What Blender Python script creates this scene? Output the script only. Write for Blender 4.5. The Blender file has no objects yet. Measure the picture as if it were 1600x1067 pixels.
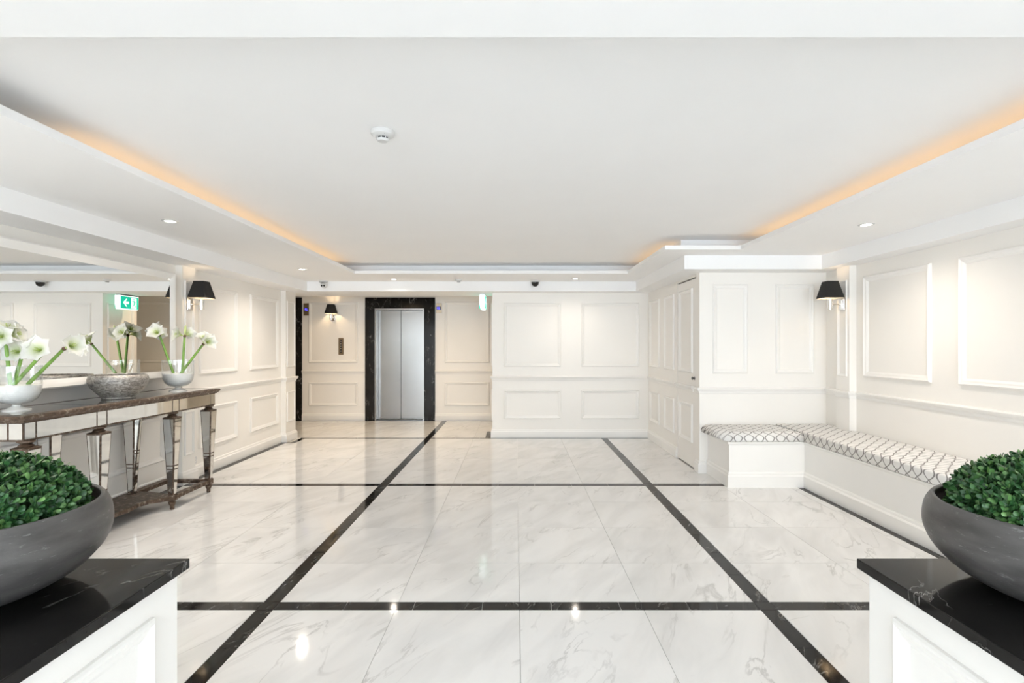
import bpy, bmesh, math, random
from mathutils import Vector, Matrix, Quaternion

scene = bpy.context.scene
C = scene.collection
random.seed(7)
PI = math.pi

# ------------------------------------------------------------------ camera
cam_d = bpy.data.cameras.new('camera')
cam_d.sensor_width = 36.0
cam_d.lens = 830.0 / 1600.0 * 36.0
cam_d.shift_x = -6.0 / 1600.0
cam_d.shift_y = 7.5 / 1600.0
cam_d.clip_start = 0.05
cam = bpy.data.objects.new('camera', cam_d)
C.objects.link(cam)
cam.location = (0, 0, 1.4)
cam.rotation_euler = (PI / 2, 0, 0)
scene.camera = cam

# ------------------------------------------------------------------ world: bright overcast daylight entering from the open entrance
w = bpy.data.worlds.new('world')
scene.world = w
w.use_nodes = True
bg = w.node_tree.nodes['Background']
bg.inputs['Color'].default_value = (0.80, 0.90, 1.0, 1)
bg.inputs['Strength'].default_value = 9.0

# sky portal across the open entrance (guides sampling of the sky, gives no light itself)
prt = bpy.data.lights.new('entrance_portal', 'AREA'); prt.shape = 'RECTANGLE'; prt.size = 6.86; prt.size_y = 2.3
prt.cycles.is_portal = True
po = bpy.data.objects.new('entrance_portal', prt); C.objects.link(po)
po.location = (0, -4.98, 1.16); po.rotation_euler = (PI/2, 0, 0)

DOWN_SIDE_W = 62.0
DOWN_W = 20.0      # downlight watts
LOBBY_W = 34.0     # watts of the unseen lobby lamps added for warm light
SCONCE_W = 0.6
COVE_E = 2.0
WARM = (1.0, 0.74, 0.46)
WARMW = (1.0, 0.89, 0.77)

scene.view_settings.view_transform = 'Standard'
scene.view_settings.look = 'None'
scene.view_settings.gamma = 1.0
scene.view_settings.use_curve_mapping = False
scene.view_settings.exposure = 0.45
try:
    scene.cycles.max_bounces = 12
    scene.cycles.diffuse_bounces = 8
    scene.cycles.glossy_bounces = 6
    scene.cycles.transmission_bounces = 10
    scene.cycles.caustics_reflective = False
    scene.cycles.caustics_refractive = False
    scene.cycles.sample_clamp_indirect = 6.0
except Exception:
    pass

# ------------------------------------------------------------------ materials
def new_mat(name):
    m = bpy.data.materials.new(name)
    m.use_nodes = True
    nt = m.node_tree
    p = nt.nodes['Principled BSDF']
    return m, nt, p

def N(nt, t, **kw):
    n = nt.nodes.new(t)
    for k, v in kw.items():
        setattr(n, k, v)
    return n

def simple(name, col, rough=0.5, metal=0.0, noise=0.0, nscale=8.0, bump=0.0, bscale=60.0, spec=None):
    m, nt, p = new_mat(name)
    p.inputs['Roughness'].default_value = rough
    p.inputs['Metallic'].default_value = metal
    if spec is not None:
        p.inputs['Specular IOR Level'].default_value = spec
    p.inputs['Base Color'].default_value = (*col, 1)
    tc = N(nt, 'ShaderNodeTexCoord')
    if noise > 0:
        nz = N(nt, 'ShaderNodeTexNoise')
        nz.inputs['Scale'].default_value = nscale
        nz.inputs['Detail'].default_value = 6
        nt.links.new(tc.outputs['Object'], nz.inputs['Vector'])
        r = N(nt, 'ShaderNodeValToRGB')
        r.color_ramp.elements[0].position = 0.3
        r.color_ramp.elements[1].position = 0.7
        r.color_ramp.elements[0].color = (*[c * (1 - noise) for c in col], 1)
        r.color_ramp.elements[1].color = (*[min(1, c * (1 + noise)) for c in col], 1)
        nt.links.new(nz.outputs['Fac'], r.inputs['Fac'])
        nt.links.new(r.outputs['Color'], p.inputs['Base Color'])
    if bump > 0:
        nb = N(nt, 'ShaderNodeTexNoise')
        nb.inputs['Scale'].default_value = bscale
        nt.links.new(tc.outputs['Object'], nb.inputs['Vector'])
        b = N(nt, 'ShaderNodeBump')
        b.inputs['Strength'].default_value = bump
        b.inputs['Distance'].default_value = 0.01
        nt.links.new(nb.outputs['Fac'], b.inputs['Height'])
        nt.links.new(b.outputs['Normal'], p.inputs['Normal'])
    return m

def emit(name, col, strength):
    m, nt, p = new_mat(name)
    p.inputs['Base Color'].default_value = (*col, 1)
    p.inputs['Emission Color'].default_value = (*col, 1)
    p.inputs['Emission Strength'].default_value = strength
    return m

def marble(name, base, vein, rough, light_on_dark=False):
    m, nt, p = new_mat(name)
    tc = N(nt, 'ShaderNodeTexCoord')
    oi = N(nt, 'ShaderNodeObjectInfo')
    mul = N(nt, 'ShaderNodeMath', operation='MULTIPLY')
    mul.inputs[1].default_value = 57.0
    nt.links.new(oi.outputs['Random'], mul.inputs[0])
    comb = N(nt, 'ShaderNodeCombineXYZ')
    for i in range(3):
        nt.links.new(mul.outputs[0], comb.inputs[i])
    mp = N(nt, 'ShaderNodeMapping')
    mp.inputs['Scale'].default_value = (1.0, 3.2, 1.0) if not light_on_dark else (3, 7, 3)
    vr = N(nt, 'ShaderNodeVectorRotate', rotation_type='Z_AXIS'); vr.inputs['Angle'].default_value = math.radians(-62)
    nt.links.new(tc.outputs['Object'], vr.inputs['Vector'])
    nt.links.new(vr.outputs[0], mp.inputs['Vector'])
    add = N(nt, 'ShaderNodeVectorMath', operation='ADD')
    nt.links.new(mp.outputs[0], add.inputs[0])
    nt.links.new(comb.outputs[0], add.inputs[1])
    n1 = N(nt, 'ShaderNodeTexNoise')
    n1.inputs['Scale'].default_value = 1.1
    n1.inputs['Detail'].default_value = 7
    n1.inputs['Roughness'].default_value = 0.55
    n1.inputs['Distortion'].default_value = 0.9
    nt.links.new(add.outputs[0], n1.inputs['Vector'])
    sub = N(nt, 'ShaderNodeMath', operation='SUBTRACT')
    sub.inputs[1].default_value = 0.5
    nt.links.new(n1.outputs['Fac'], sub.inputs[0])
    ab = N(nt, 'ShaderNodeMath', operation='ABSOLUTE')
    nt.links.new(sub.outputs[0], ab.inputs[0])
    mr = N(nt, 'ShaderNodeMapRange')
    mr.inputs['From Min'].default_value = 0.0
    mr.inputs['From Max'].default_value = 0.020 if not light_on_dark else 0.010
    mr.inputs['To Min'].default_value = 1.0
    mr.inputs['To Max'].default_value = 0.0
    nt.links.new(ab.outputs[0], mr.inputs['Value'])
    n2 = N(nt, 'ShaderNodeTexNoise')
    n2.inputs['Scale'].default_value = 1.7
    n2.inputs['Detail'].default_value = 3
    nt.links.new(add.outputs[0], n2.inputs['Vector'])
    mr2 = N(nt, 'ShaderNodeMapRange')
    mr2.inputs['From Min'].default_value = 0.46
    mr2.inputs['From Max'].default_value = 0.68
    nt.links.new(n2.outputs['Fac'], mr2.inputs['Value'])
    mask = N(nt, 'ShaderNodeMath', operation='MULTIPLY')
    nt.links.new(mr.outputs[0], mask.inputs[0])
    nt.links.new(mr2.outputs[0], mask.inputs[1])
    # soft clouding
    n3 = N(nt, 'ShaderNodeTexNoise')
    n3.inputs['Scale'].default_value = 1.6
    n3.inputs['Detail'].default_value = 5
    n3.inputs['Distortion'].default_value = 0.6
    nt.links.new(add.outputs[0], n3.inputs['Vector'])
    rmp = N(nt, 'ShaderNodeValToRGB')
    rmp.color_ramp.elements[0].position = 0.3
    rmp.color_ramp.elements[1].position = 0.62
    k = 0.86 if not light_on_dark else 0.6
    rmp.color_ramp.elements[0].color = (*[c * k for c in base], 1)
    rmp.color_ramp.elements[1].color = (*base, 1)
    nt.links.new(n3.outputs['Fac'], rmp.inputs['Fac'])
    mix = N(nt, 'ShaderNodeMix', data_type='RGBA')
    sc_ = N(nt, 'ShaderNodeMath', operation='MULTIPLY')
    sc_.inputs[1].default_value = 0.75 if light_on_dark else 0.48
    nt.links.new(mask.outputs[0], sc_.inputs[0])
    nt.links.new(sc_.outputs[0], mix.inputs['Factor'])
    nt.links.new(rmp.outputs['Color'], mix.inputs['A'])
    mix.inputs['B'].default_value = (*vein, 1)
    nt.links.new(mix.outputs['Result'], p.inputs['Base Color'])
    p.inputs['Roughness'].default_value = rough
    if light_on_dark: p.inputs['Specular IOR Level'].default_value = 0.18
    return m

M = {}
M['wall'] = simple('wall_paint', (0.86, 0.832, 0.787), 0.45, noise=0.01, nscale=2)
M['trimw'] = simple('trim_paint', (0.86, 0.84, 0.805), 0.35, noise=0.01, nscale=3)
M['ceil'] = simple('ceiling_paint', (0.88, 0.885, 0.89), 0.8, noise=0.008, nscale=2)
M['soffit'] = simple('soffit_paint', (0.89, 0.89, 0.89), 0.7, noise=0.008, nscale=2)
M['marble'] = marble('white_marble', (0.78, 0.77, 0.755), (0.30, 0.29, 0.28), 0.07)
M['black'] = marble('black_marble', (0.014, 0.013, 0.012), (0.45, 0.44, 0.42), 0.07, True)
M['grout'] = simple('grout', (0.56, 0.55, 0.53), 0.9, noise=0.1, nscale=40)
M['steel'] = simple('brushed_steel', (0.315, 0.305, 0.29), 0.26, 1.0, noise=0.04, nscale=3)
M['darksteel'] = simple('dark_steel', (0.22, 0.22, 0.22), 0.3, 1.0, noise=0.05)
M['chrome'] = simple('polished_nickel', (0.80, 0.78, 0.76), 0.08, 1.0, noise=0.02)
M['mirror'] = simple('mirror_silver', (0.88, 0.89, 0.88), 0.005, 1.0, noise=0.005)
M['antique_mirror'] = simple('antique_mirror', (0.80, 0.80, 0.78), 0.04, 1.0, noise=0.04, nscale=14)
M['shade'] = simple('black_fabric', (0.018, 0.016, 0.014), 0.85, noise=0.2, nscale=120, bump=0.1, bscale=400)
M['lining'] = simple('shade_lining', (0.85, 0.80, 0.70), 0.7, noise=0.02)
M['plastic'] = simple('white_plastic', (0.66, 0.66, 0.655), 0.4, noise=0.01)
M['gap'] = simple('shadow_gap', (0.02, 0.02, 0.02), 0.9, noise=0.1)
M['blackgloss'] = simple('black_dome', (0.01, 0.01, 0.01), 0.08, noise=0.1)
M['soil'] = simple('soil', (0.03, 0.022, 0.016), 0.95, noise=0.4, nscale=60)
M['stem'] = simple('stem_green', (0.20, 0.36, 0.07), 0.45, noise=0.25, nscale=20)
M['bud'] = simple('bud_green', (0.55, 0.62, 0.28), 0.5, noise=0.2, nscale=30)
M['throat'] = simple('flower_throat', (0.50, 0.62, 0.14), 0.5, noise=0.2, nscale=30)
M['husk'] = simple('dry_husk', (0.14, 0.08, 0.05), 0.8, noise=0.3, nscale=40)
M['sand'] = simple('white_sand', (0.96, 0.955, 0.94), 0.9, noise=0.02, nscale=80, bump=0.3, bscale=200)
M['foot_refraction'] = simple('cream_refraction', (0.80, 0.79, 0.75), 0.15, noise=0.03, nscale=30)  # cream refraction in the clear glass foot, put into the colour
M['paving'] = simple('bounce_paving', (0.55, 0.54, 0.52), 0.7, noise=0.08, nscale=3)
M['brass'] = simple('bronze_plate', (0.32, 0.25, 0.17), 0.3, 1.0, noise=0.1)
M['darkplate'] = simple('dark_plate', (0.03, 0.03, 0.03), 0.3, noise=0.1)
M['lamp_on'] = emit('lamp_disc', (1.0, 0.95, 0.86), 14.0)
M['bulb'] = emit('bulb_glow', (1.0, 0.82, 0.6), 6.0)
M['cove'] = emit('cove_led', (1.0, 0.64, 0.30), COVE_E)
M['blue_led'] = emit('blue_digits', (0.12, 0.10, 1.0), 2.2)
M['exit_green'] = emit('exit_green', (0.0, 0.42, 0.28), 0.8)
M['exit_white'] = emit('exit_white', (0.9, 1.0, 0.97), 0.75)

def petal_mat():
    m, nt, p = new_mat('white_petal')
    tc = N(nt, 'ShaderNodeTexCoord')
    sep = N(nt, 'ShaderNodeSeparateXYZ')
    nt.links.new(tc.outputs['Object'], sep.inputs[0])
    mr = N(nt, 'ShaderNodeMapRange')
    mr.inputs['From Min'].default_value = 0.0
    mr.inputs['From Max'].default_value = 0.055
    nt.links.new(sep.outputs['Z'], mr.inputs['Value'])
    mix = N(nt, 'ShaderNodeMix', data_type='RGBA')
    nt.links.new(mr.outputs[0], mix.inputs['Factor'])
    mix.inputs['A'].default_value = (0.62, 0.72, 0.30, 1)
    mix.inputs['B'].default_value = (0.90, 0.90, 0.86, 1)
    nt.links.new(mix.outputs['Result'], p.inputs['Base Color'])
    p.inputs['Roughness'].default_value = 0.5
    tl = N(nt, 'ShaderNodeBsdfTranslucent'); nt.links.new(mix.outputs['Result'], tl.inputs['Color'])
    ms = N(nt, 'ShaderNodeMixShader'); ms.inputs[0].default_value = 0.4
    nt.links.new(p.outputs[0], ms.inputs[1]); nt.links.new(tl.outputs[0], ms.inputs[2])
    nt.links.new(ms.outputs[0], nt.nodes['Material Output'].inputs['Surface'])
    return m
M['petal'] = petal_mat()

def glass_mat():
    m, nt, p = new_mat('clear_glass')
    nt.nodes.remove(p)
    tr = N(nt, 'ShaderNodeBsdfTransparent'); tr.inputs['Color'].default_value = (0.98, 0.985, 0.982, 1)
    gl = N(nt, 'ShaderNodeBsdfGlossy'); gl.inputs['Roughness'].default_value = 0.02
    lw_ = N(nt, 'ShaderNodeLayerWeight'); lw_.inputs['Blend'].default_value = 0.25
    pw_ = N(nt, 'ShaderNodeMath', operation='POWER'); pw_.inputs[1].default_value = 2.2
    nt.links.new(lw_.outputs['Facing'], pw_.inputs[0])
    fr_ = N(nt, 'ShaderNodeMath', operation='MULTIPLY_ADD'); fr_.inputs[1].default_value = 0.55; fr_.inputs[2].default_value = 0.05
    nt.links.new(pw_.outputs[0], fr_.inputs[0])
    mx_ = N(nt, 'ShaderNodeMixShader')
    nt.links.new(fr_.outputs[0], mx_.inputs[0]); nt.links.new(tr.outputs[0], mx_.inputs[1]); nt.links.new(gl.outputs[0], mx_.inputs[2])
    nt.links.new(mx_.outputs[0], nt.nodes['Material Output'].inputs['Surface'])
    return m
M['glass'] = glass_mat()

def stone_bowl_mat():
    m, nt, p = new_mat('charcoal_stone')
    tc = N(nt, 'ShaderNodeTexCoord')
    mp = N(nt, 'ShaderNodeMapping')
    mp.inputs['Scale'].default_value = (1, 1, 4)
    nt.links.new(tc.outputs['Object'], mp.inputs['Vector'])
    n1 = N(nt, 'ShaderNodeTexNoise')
    n1.inputs['Scale'].default_value = 7
    n1.inputs['Detail'].default_value = 8
    nt.links.new(mp.outputs[0], n1.inputs['Vector'])
    r = N(nt, 'ShaderNodeValToRGB')
    r.color_ramp.elements[0].position = 0.3
    r.color_ramp.elements[1].position = 0.72
    r.color_ramp.elements[0].color = (0.045, 0.042, 0.040, 1)
    r.color_ramp.elements[1].color = (0.105, 0.098, 0.094, 1)
    nt.links.new(n1.outputs['Fac'], r.inputs['Fac'])
    n2 = N(nt, 'ShaderNodeTexNoise')
    n2.inputs['Scale'].default_value = 26
    n2.inputs['Detail'].default_value = 10
    n2.inputs['Roughness'].default_value = 0.7
    nt.links.new(mp.outputs[0], n2.inputs['Vector'])
    mr = N(nt, 'ShaderNodeMapRange')
    mr.inputs['From Min'].default_value = 0.60
    mr.inputs['From Max'].default_value = 0.74
    nt.links.new(n2.outputs['Fac'], mr.inputs['Value'])
    mix = N(nt, 'ShaderNodeMix', data_type='RGBA')
    nt.links.new(mr.outputs[0], mix.inputs['Factor'])
    nt.links.new(r.outputs['Color'], mix.inputs['A'])
    mix.inputs['B'].default_value = (0.24, 0.235, 0.23, 1)
    nt.links.new(mix.outputs['Result'], p.inputs['Base Color'])
    p.inputs['Roughness'].default_value = 0.42
    b = N(nt, 'ShaderNodeBump')
    b.inputs['Strength'].default_value = 0.12
    b.inputs['Distance'].default_value = 0.01
    nt.links.new(n2.outputs['Fac'], b.inputs['Height'])
    nt.links.new(b.outputs['Normal'], p.inputs['Normal'])
    return m
M['stone'] = stone_bowl_mat()

def wood_mat():
    m, nt, p = new_mat('distressed_silver_wood')
    tc = N(nt, 'ShaderNodeTexCoord')
    n1 = N(nt, 'ShaderNodeTexNoise')
    n1.inputs['Scale'].default_value = 30
    n1.inputs['Detail'].default_value = 8
    n1.inputs['Roughness'].default_value = 0.7
    nt.links.new(tc.outputs['Object'], n1.inputs['Vector'])
    r = N(nt, 'ShaderNodeValToRGB')
    e = r.color_ramp.elements
    e[0].position = 0.32; e[0].color = (0.030, 0.018, 0.011, 1)
    e[1].position = 0.74; e[1].color = (0.50, 0.45, 0.38, 1)
    k = e.new(0.54); k.color = (0.105, 0.066, 0.042, 1)
    nt.links.new(n1.outputs['Fac'], r.inputs['Fac'])
    nt.links.new(r.outputs['Color'], p.inputs['Base Color'])
    p.inputs['Roughness'].default_value = 0.45
    p.inputs['Metallic'].default_value = 0.25
    return m
M['wood'] = wood_mat()

def silver_bowl_mat():
    m, nt, p = new_mat('crackled_silver')
    tc = N(nt, 'ShaderNodeTexCoord')
    mp = N(nt, 'ShaderNodeMapping')
    mp.inputs['Scale'].default_value = (1, 1, 2.5)
    nt.links.new(tc.outputs['Object'], mp.inputs['Vector'])
    n1 = N(nt, 'ShaderNodeTexNoise')
    n1.inputs['Scale'].default_value = 22
    n1.inputs['Detail'].default_value = 8
    n1.inputs['Roughness'].default_value = 0.7
    n1.inputs['Distortion'].default_value = 1.5
    nt.links.new(mp.outputs[0], n1.inputs['Vector'])
    r = N(nt, 'ShaderNodeValToRGB')
    e = r.color_ramp.elements
    e[0].position = 0.34; e[0].color = (0.10, 0.085, 0.075, 1)
    e[1].position = 0.66; e[1].color = (0.55, 0.52, 0.48, 1)
    nt.links.new(n1.outputs['Fac'], r.inputs['Fac'])
    nt.links.new(r.outputs['Color'], p.inputs['Base Color'])
    p.inputs['Metallic'].default_value = 0.55
    p.inputs['Roughness'].default_value = 0.38
    b = N(nt, 'ShaderNodeBump')
    b.inputs['Strength'].default_value = 0.5
    b.inputs['Distance'].default_value = 0.01
    nt.links.new(n1.outputs['Fac'], b.inputs['Height'])
    nt.links.new(b.outputs['Normal'], p.inputs['Normal'])
    return m
M['silver'] = silver_bowl_mat()

def leaf_mat():
    m, nt, p = new_mat('boxwood_leaf')
    at = N(nt, 'ShaderNodeAttribute')
    at.attribute_name = 'tone'
    r = N(nt, 'ShaderNodeValToRGB')
    e = r.color_ramp.elements
    e[0].position = 0.0; e[0].color = (0.008, 0.030, 0.010, 1)
    e[1].position = 1.0; e[1].color = (0.15, 0.30, 0.085, 1)
    k = e.new(0.55); k.color = (0.026, 0.095, 0.026, 1)
    nt.links.new(at.outputs['Fac'], r.inputs['Fac'])
    nt.links.new(r.outputs['Color'], p.inputs['Base Color'])
    p.inputs['Roughness'].default_value = 0.42
    return m
M['leaf'] = leaf_mat()
M['core_shade'] = simple('shaded_core', (0.02, 0.035, 0.012), 0.95, noise=0.3, nscale=40)  # dark filler dome; its colour paints the shade between the leaves

def fabric_mat(name, swap):
    # trellis of crossing curved grey lines on white cloth; cloth coordinates roll over the front edge (u = depth + height)
    m, nt, p = new_mat(name)
    tc = N(nt, 'ShaderNodeTexCoord')
    sep = N(nt, 'ShaderNodeSeparateXYZ')
    nt.links.new(tc.outputs['Object'], sep.inputs[0])
    def math_(op, a, b=None):
        n = N(nt, 'ShaderNodeMath', operation=op)
        for i, v in enumerate((a, b)):
            if v is None: continue
            if isinstance(v, (int, float)): n.inputs[i].default_value = v
            else: nt.links.new(v, n.inputs[i])
        return n.outputs[0]
    dep, along = ('X', 'Y') if swap else ('Y', 'X')
    u = math_('ADD', sep.outputs[dep], sep.outputs['Z'])
    v = sep.outputs[along]
    nz = N(nt, 'ShaderNodeTexNoise')
    nz.inputs['Scale'].default_value = 5.0
    nt.links.new(tc.outputs['Object'], nz.inputs['Vector'])
    wob = math_('MULTIPLY', math_('SUBTRACT', nz.outputs['Fac'], 0.5), 0.05)
    v = math_('ADD', v, wob)
    P, Q = 0.20, 0.26
    def lines(sign, phase, period, amp, q, width):
        s = math_('SINE', math_('ADD', math_('MULTIPLY', u, 2 * PI / q), phase))
        t = math_('ADD', math_('DIVIDE', v, period), math_('MULTIPLY', s, sign * amp))
        fr = math_('FRACT', t)
        d = math_('ABSOLUTE', math_('SUBTRACT', fr, 0.5))
        d = math_('MULTIPLY', d, period)
        mr = N(nt, 'ShaderNodeMapRange')
        mr.inputs['From Min'].default_value = width
        mr.inputs['From Max'].default_value = width + 0.002
        mr.inputs['To Min'].default_value = 1.0
        mr.inputs['To Max'].default_value = 0.0
        nt.links.new(d, mr.inputs['Value'])
        return mr.outputs[0]
    a = lines(1, 0.4, 0.105, 0.42, 0.20, 0.0056)
    b = lines(-1, 0.4, 0.105, 0.42, 0.20, 0.0056)
    mx = math_('MAXIMUM', a, b)
    mix = N(nt, 'ShaderNodeMix', data_type='RGBA')
    nt.links.new(mx, mix.inputs['Factor'])
    mix.inputs['A'].default_value = (0.80, 0.785, 0.765, 1)
    mix.inputs['B'].default_value = (0.27, 0.255, 0.245, 1)
    nt.links.new(mix.outputs['Result'], p.inputs['Base Color'])
    p.inputs['Roughness'].default_value = 0.9
    wv = N(nt, 'ShaderNodeTexNoise')
    wv.inputs['Scale'].default_value = 300
    nt.links.new(tc.outputs['Object'], wv.inputs['Vector'])
    bp = N(nt, 'ShaderNodeBump')
    bp.inputs['Strength'].default_value = 0.1
    bp.inputs['Distance'].default_value = 0.003
    nt.links.new(wv.outputs['Fac'], bp.inputs['Height'])
    nt.links.new(bp.outputs['Normal'], p.inputs['Normal'])
    return m
M['fabric_a'] = fabric_mat('trellis_fabric_short', False)
M['fabric_b'] = fabric_mat('trellis_fabric_long', True)

# ------------------------------------------------------------------ mesh helpers
class MB:
    def __init__(s):
        s.v = []; s.f = []
    def add(s, vs, fs):
        k = len(s.v)
        s.v += [tuple(v) for v in vs]
        s.f += [tuple(i + k for i in f) for f in fs]
        return s
    def box(s, x0, x1, y0, y1, z0, z1):
        return s.add([(x0,y0,z0),(x1,y0,z0),(x1,y1,z0),(x0,y1,z0),(x0,y0,z1),(x1,y0,z1),(x1,y1,z1),(x0,y1,z1)],
                     [(3,2,1,0),(4,5,6,7),(0,1,5,4),(1,2,6,5),(2,3,7,6),(3,0,4,7)])
    def frustum(s, cx, cy, z0, hx0, hy0, z1, hx1, hy1, caps=True):
        vs = [(cx-hx0,cy-hy0,z0),(cx+hx0,cy-hy0,z0),(cx+hx0,cy+hy0,z0),(cx-hx0,cy+hy0,z0),
              (cx-hx1,cy-hy1,z1),(cx+hx1,cy-hy1,z1),(cx+hx1,cy+hy1,z1),(cx-hx1,cy+hy1,z1)]
        fs = [(0,1,5,4),(1,2,6,5),(2,3,7,6),(3,0,4,7)]
        if caps: fs += [(3,2,1,0),(4,5,6,7)]
        return s.add(vs, fs)
    def lathe(s, prof, cx=0, cy=0, n=32, cap0=False, cap1=False, axis='z', org=(0,0,0)):
        vs, fs = [], []
        m = len(prof)
        for i in range(n):
            a = 2*PI*i/n
            for r, z in prof:
                vs.append((cx + r*math.cos(a), cy + r*math.sin(a), z))
        for i in range(n):
            j = (i+1) % n
            for q in range(m-1):
                fs.append((i*m+q, j*m+q, j*m+q+1, i*m+q+1))
        if cap0: fs.append(tuple(i*m for i in reversed(range(n))))
        if cap1: fs.append(tuple(i*m+m-1 for i in range(n)))
        if axis != 'z':
            R = {'x': Matrix.Rotation(PI/2, 3, 'Y'), 'y': Matrix.Rotation(-PI/2, 3, 'X')}[axis]
            vs = [tuple(R @ Vector(v)) for v in vs]
        vs = [(v[0]+org[0], v[1]+org[1], v[2]+org[2]) for v in vs]
        return s.add(vs, fs)
    def prism(s, poly, z0, z1):
        n = len(poly)
        vs = [(x,y,z0) for x,y in poly] + [(x,y,z1) for x,y in poly]
        fs = [tuple(reversed(range(n))), tuple(range(n, 2*n))]
        for i in range(n):
            j = (i+1) % n
            fs.append((i, j, n+j, n+i))
        return s.add(vs, fs)
    def tube(s, pts, radii, n=8):
        vs, fs = [], []
        pts = [Vector(p) for p in pts]
        up = Vector((0.3, 0.9, 0.2)).normalized()
        for i, p in enumerate(pts):
            d = (pts[min(i+1, len(pts)-1)] - pts[max(i-1, 0)]).normalized()
            a = d.cross(up).normalized(); b = d.cross(a).normalized()
            r = radii[i] if isinstance(radii, (list, tuple)) else radii
            for k in range(n):
                t = 2*PI*k/n
                vs.append(tuple(p + a*r*math.cos(t) + b*r*math.sin(t)))
        for i in range(len(pts)-1):
            for k in range(n):
                l = (k+1) % n
                fs.append((i*n+k, i*n+l, (i+1)*n+l, (i+1)*n+k))
        fs.append(tuple(reversed(range(n)))); fs.append(tuple((len(pts)-1)*n+k for k in range(n)))
        return s.add(vs, fs)
    def sweep(s, path, prof, closed=False):
        # profile (d, z): d is the distance out from the wall on the right-hand side of the path
        pts = [Vector(p) for p in path]
        n = len(pts); m = len(prof)
        def nrm(a, b):
            d = (b - a).normalized(); return Vector((d.y, -d.x))
        vs, fs = [], []
        for i in range(n):
            if closed:
                n1 = nrm(pts[i-1], pts[i]); n2 = nrm(pts[i], pts[(i+1) % n])
            else:
                n1 = nrm(pts[max(i-1,0)], pts[max(i,1)]); n2 = nrm(pts[min(i,n-2)], pts[min(i+1,n-1)])
            o = (n1 + n2) / (1 + n1.dot(n2))
            for d, z in prof:
                vs.append((pts[i].x + o.x*d, pts[i].y + o.y*d, z))
        for i in range(n if closed else n-1):
            j = (i+1) % n
            for q in range(m-1):
                fs.append((i*m+q, j*m+q, j*m+q+1, i*m+q+1))
        if not closed:
            fs.append(tuple(range(m))); fs.append(tuple((n-1)*m+q for q in reversed(range(m))))
        return s.add(vs, fs)
    def mesh(s, name, smooth=False, recalc=True):
        me = bpy.data.meshes.new(name)
        me.from_pydata(s.v, [], s.f)
        if recalc:
            bm = bmesh.new(); bm.from_mesh(me)
            bmesh.ops.recalc_face_normals(bm, faces=bm.faces)
            bm.to_mesh(me); bm.free()
        if smooth:
            me.polygons.foreach_set('use_smooth', [True]*len(me.polygons))
            try: me.set_sharp_from_angle(angle=math.radians(40))
            except Exception: pass
        me.update()
        return me
    def build(s, name, mat, parent=None, smooth=False, loc=None, recalc=True):
        return obj(name, s.mesh(name, smooth, recalc), mat, parent, loc)

def smooth_profile(pr, k=4):
    out = []
    P = [Vector(p) for p in pr]
    for i in range(len(P)-1):
        p0, p1, p2, p3 = P[max(i-1,0)], P[i], P[i+1], P[min(i+2,len(P)-1)]
        for j in range(k):
            t = j/k
            q = 0.5*((2*p1) + (p2-p0)*t + (2*p0-5*p1+4*p2-p3)*t*t + (3*p1-p0-3*p2+p3)*t**3)
            out.append((max(0.0008, q.x), q.y))
    out.append(tuple(P[-1]))
    return out

def obj(name, me, mat, parent=None, loc=None):
    o = bpy.data.objects.new(name, me)
    C.objects.link(o)
    if mat is not None and len(me.materials) == 0:
        me.materials.append(mat)
    if parent is not None: o.parent = parent
    if loc is not None: o.location = loc
    return o

def tag(o, label, cat, group=None):
    o['label'] = label; o['category'] = cat
    if group: o['group'] = group
    return o

def thing(name, label, cat, loc=(0,0,0), rz=0.0, group=None):
    o = bpy.data.objects.new(name, None)
    C.objects.link(o)
    o.empty_display_size = 0.1
    o.location = loc; o.rotation_euler = (0, 0, rz)
    return tag(o, label, cat, group)

def struct(o, label=None):
    o['kind'] = 'structure'
    if label: o['label'] = label
    return o

def copy_tree(o, parent=None):
    c = o.copy(); C.objects.link(c); c.parent = parent
    for ch in list(o.children):
        copy_tree(ch, c)
    return c

def bevel_mesh(me, w_, seg=2, angle=30):
    bm = bmesh.new(); bm.from_mesh(me)
    es = [e for e in bm.edges if len(e.link_faces) == 2 and e.calc_face_angle(0) > math.radians(angle)]
    bmesh.ops.bevel(bm, geom=es, offset=w_, segments=seg, profile=0.5, affect='EDGES', clamp_overlap=True)
    bm.to_mesh(me); bm.free()
    return me

# ------------------------------------------------------------------ setting: dimensions
XL, XR = -3.43, 3.43          # side wall faces
XP = 3.36                     # pilaster faces
YE = 10.02                    # elevator wall
YM = 8.13                     # middle panelled wall
XD = 2.03                     # wall with the flush door
YR = 5.87                     # return wall over the bench
YB = -5.0                     # open entrance behind the camera
ZB, ZS, ZC = 2.215, 2.36, 2.50  # bulkhead underside, soffit, raised ceiling

RAIL = [(0, 0.875), (0.006, 0.875), (0.010, 0.885), (0.012, 0.902), (0.022, 0.908), (0.030, 0.922), (0.034, 0.934), (0.026, 0.944), (0, 0.946)]
BASE = [(0, 0.0), (0.022, 0.0), (0.022, 0.095), (0.018, 0.103), (0.014, 0.107), (0.012, 0.122), (0.006, 0.130), (0, 0.132)]

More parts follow.
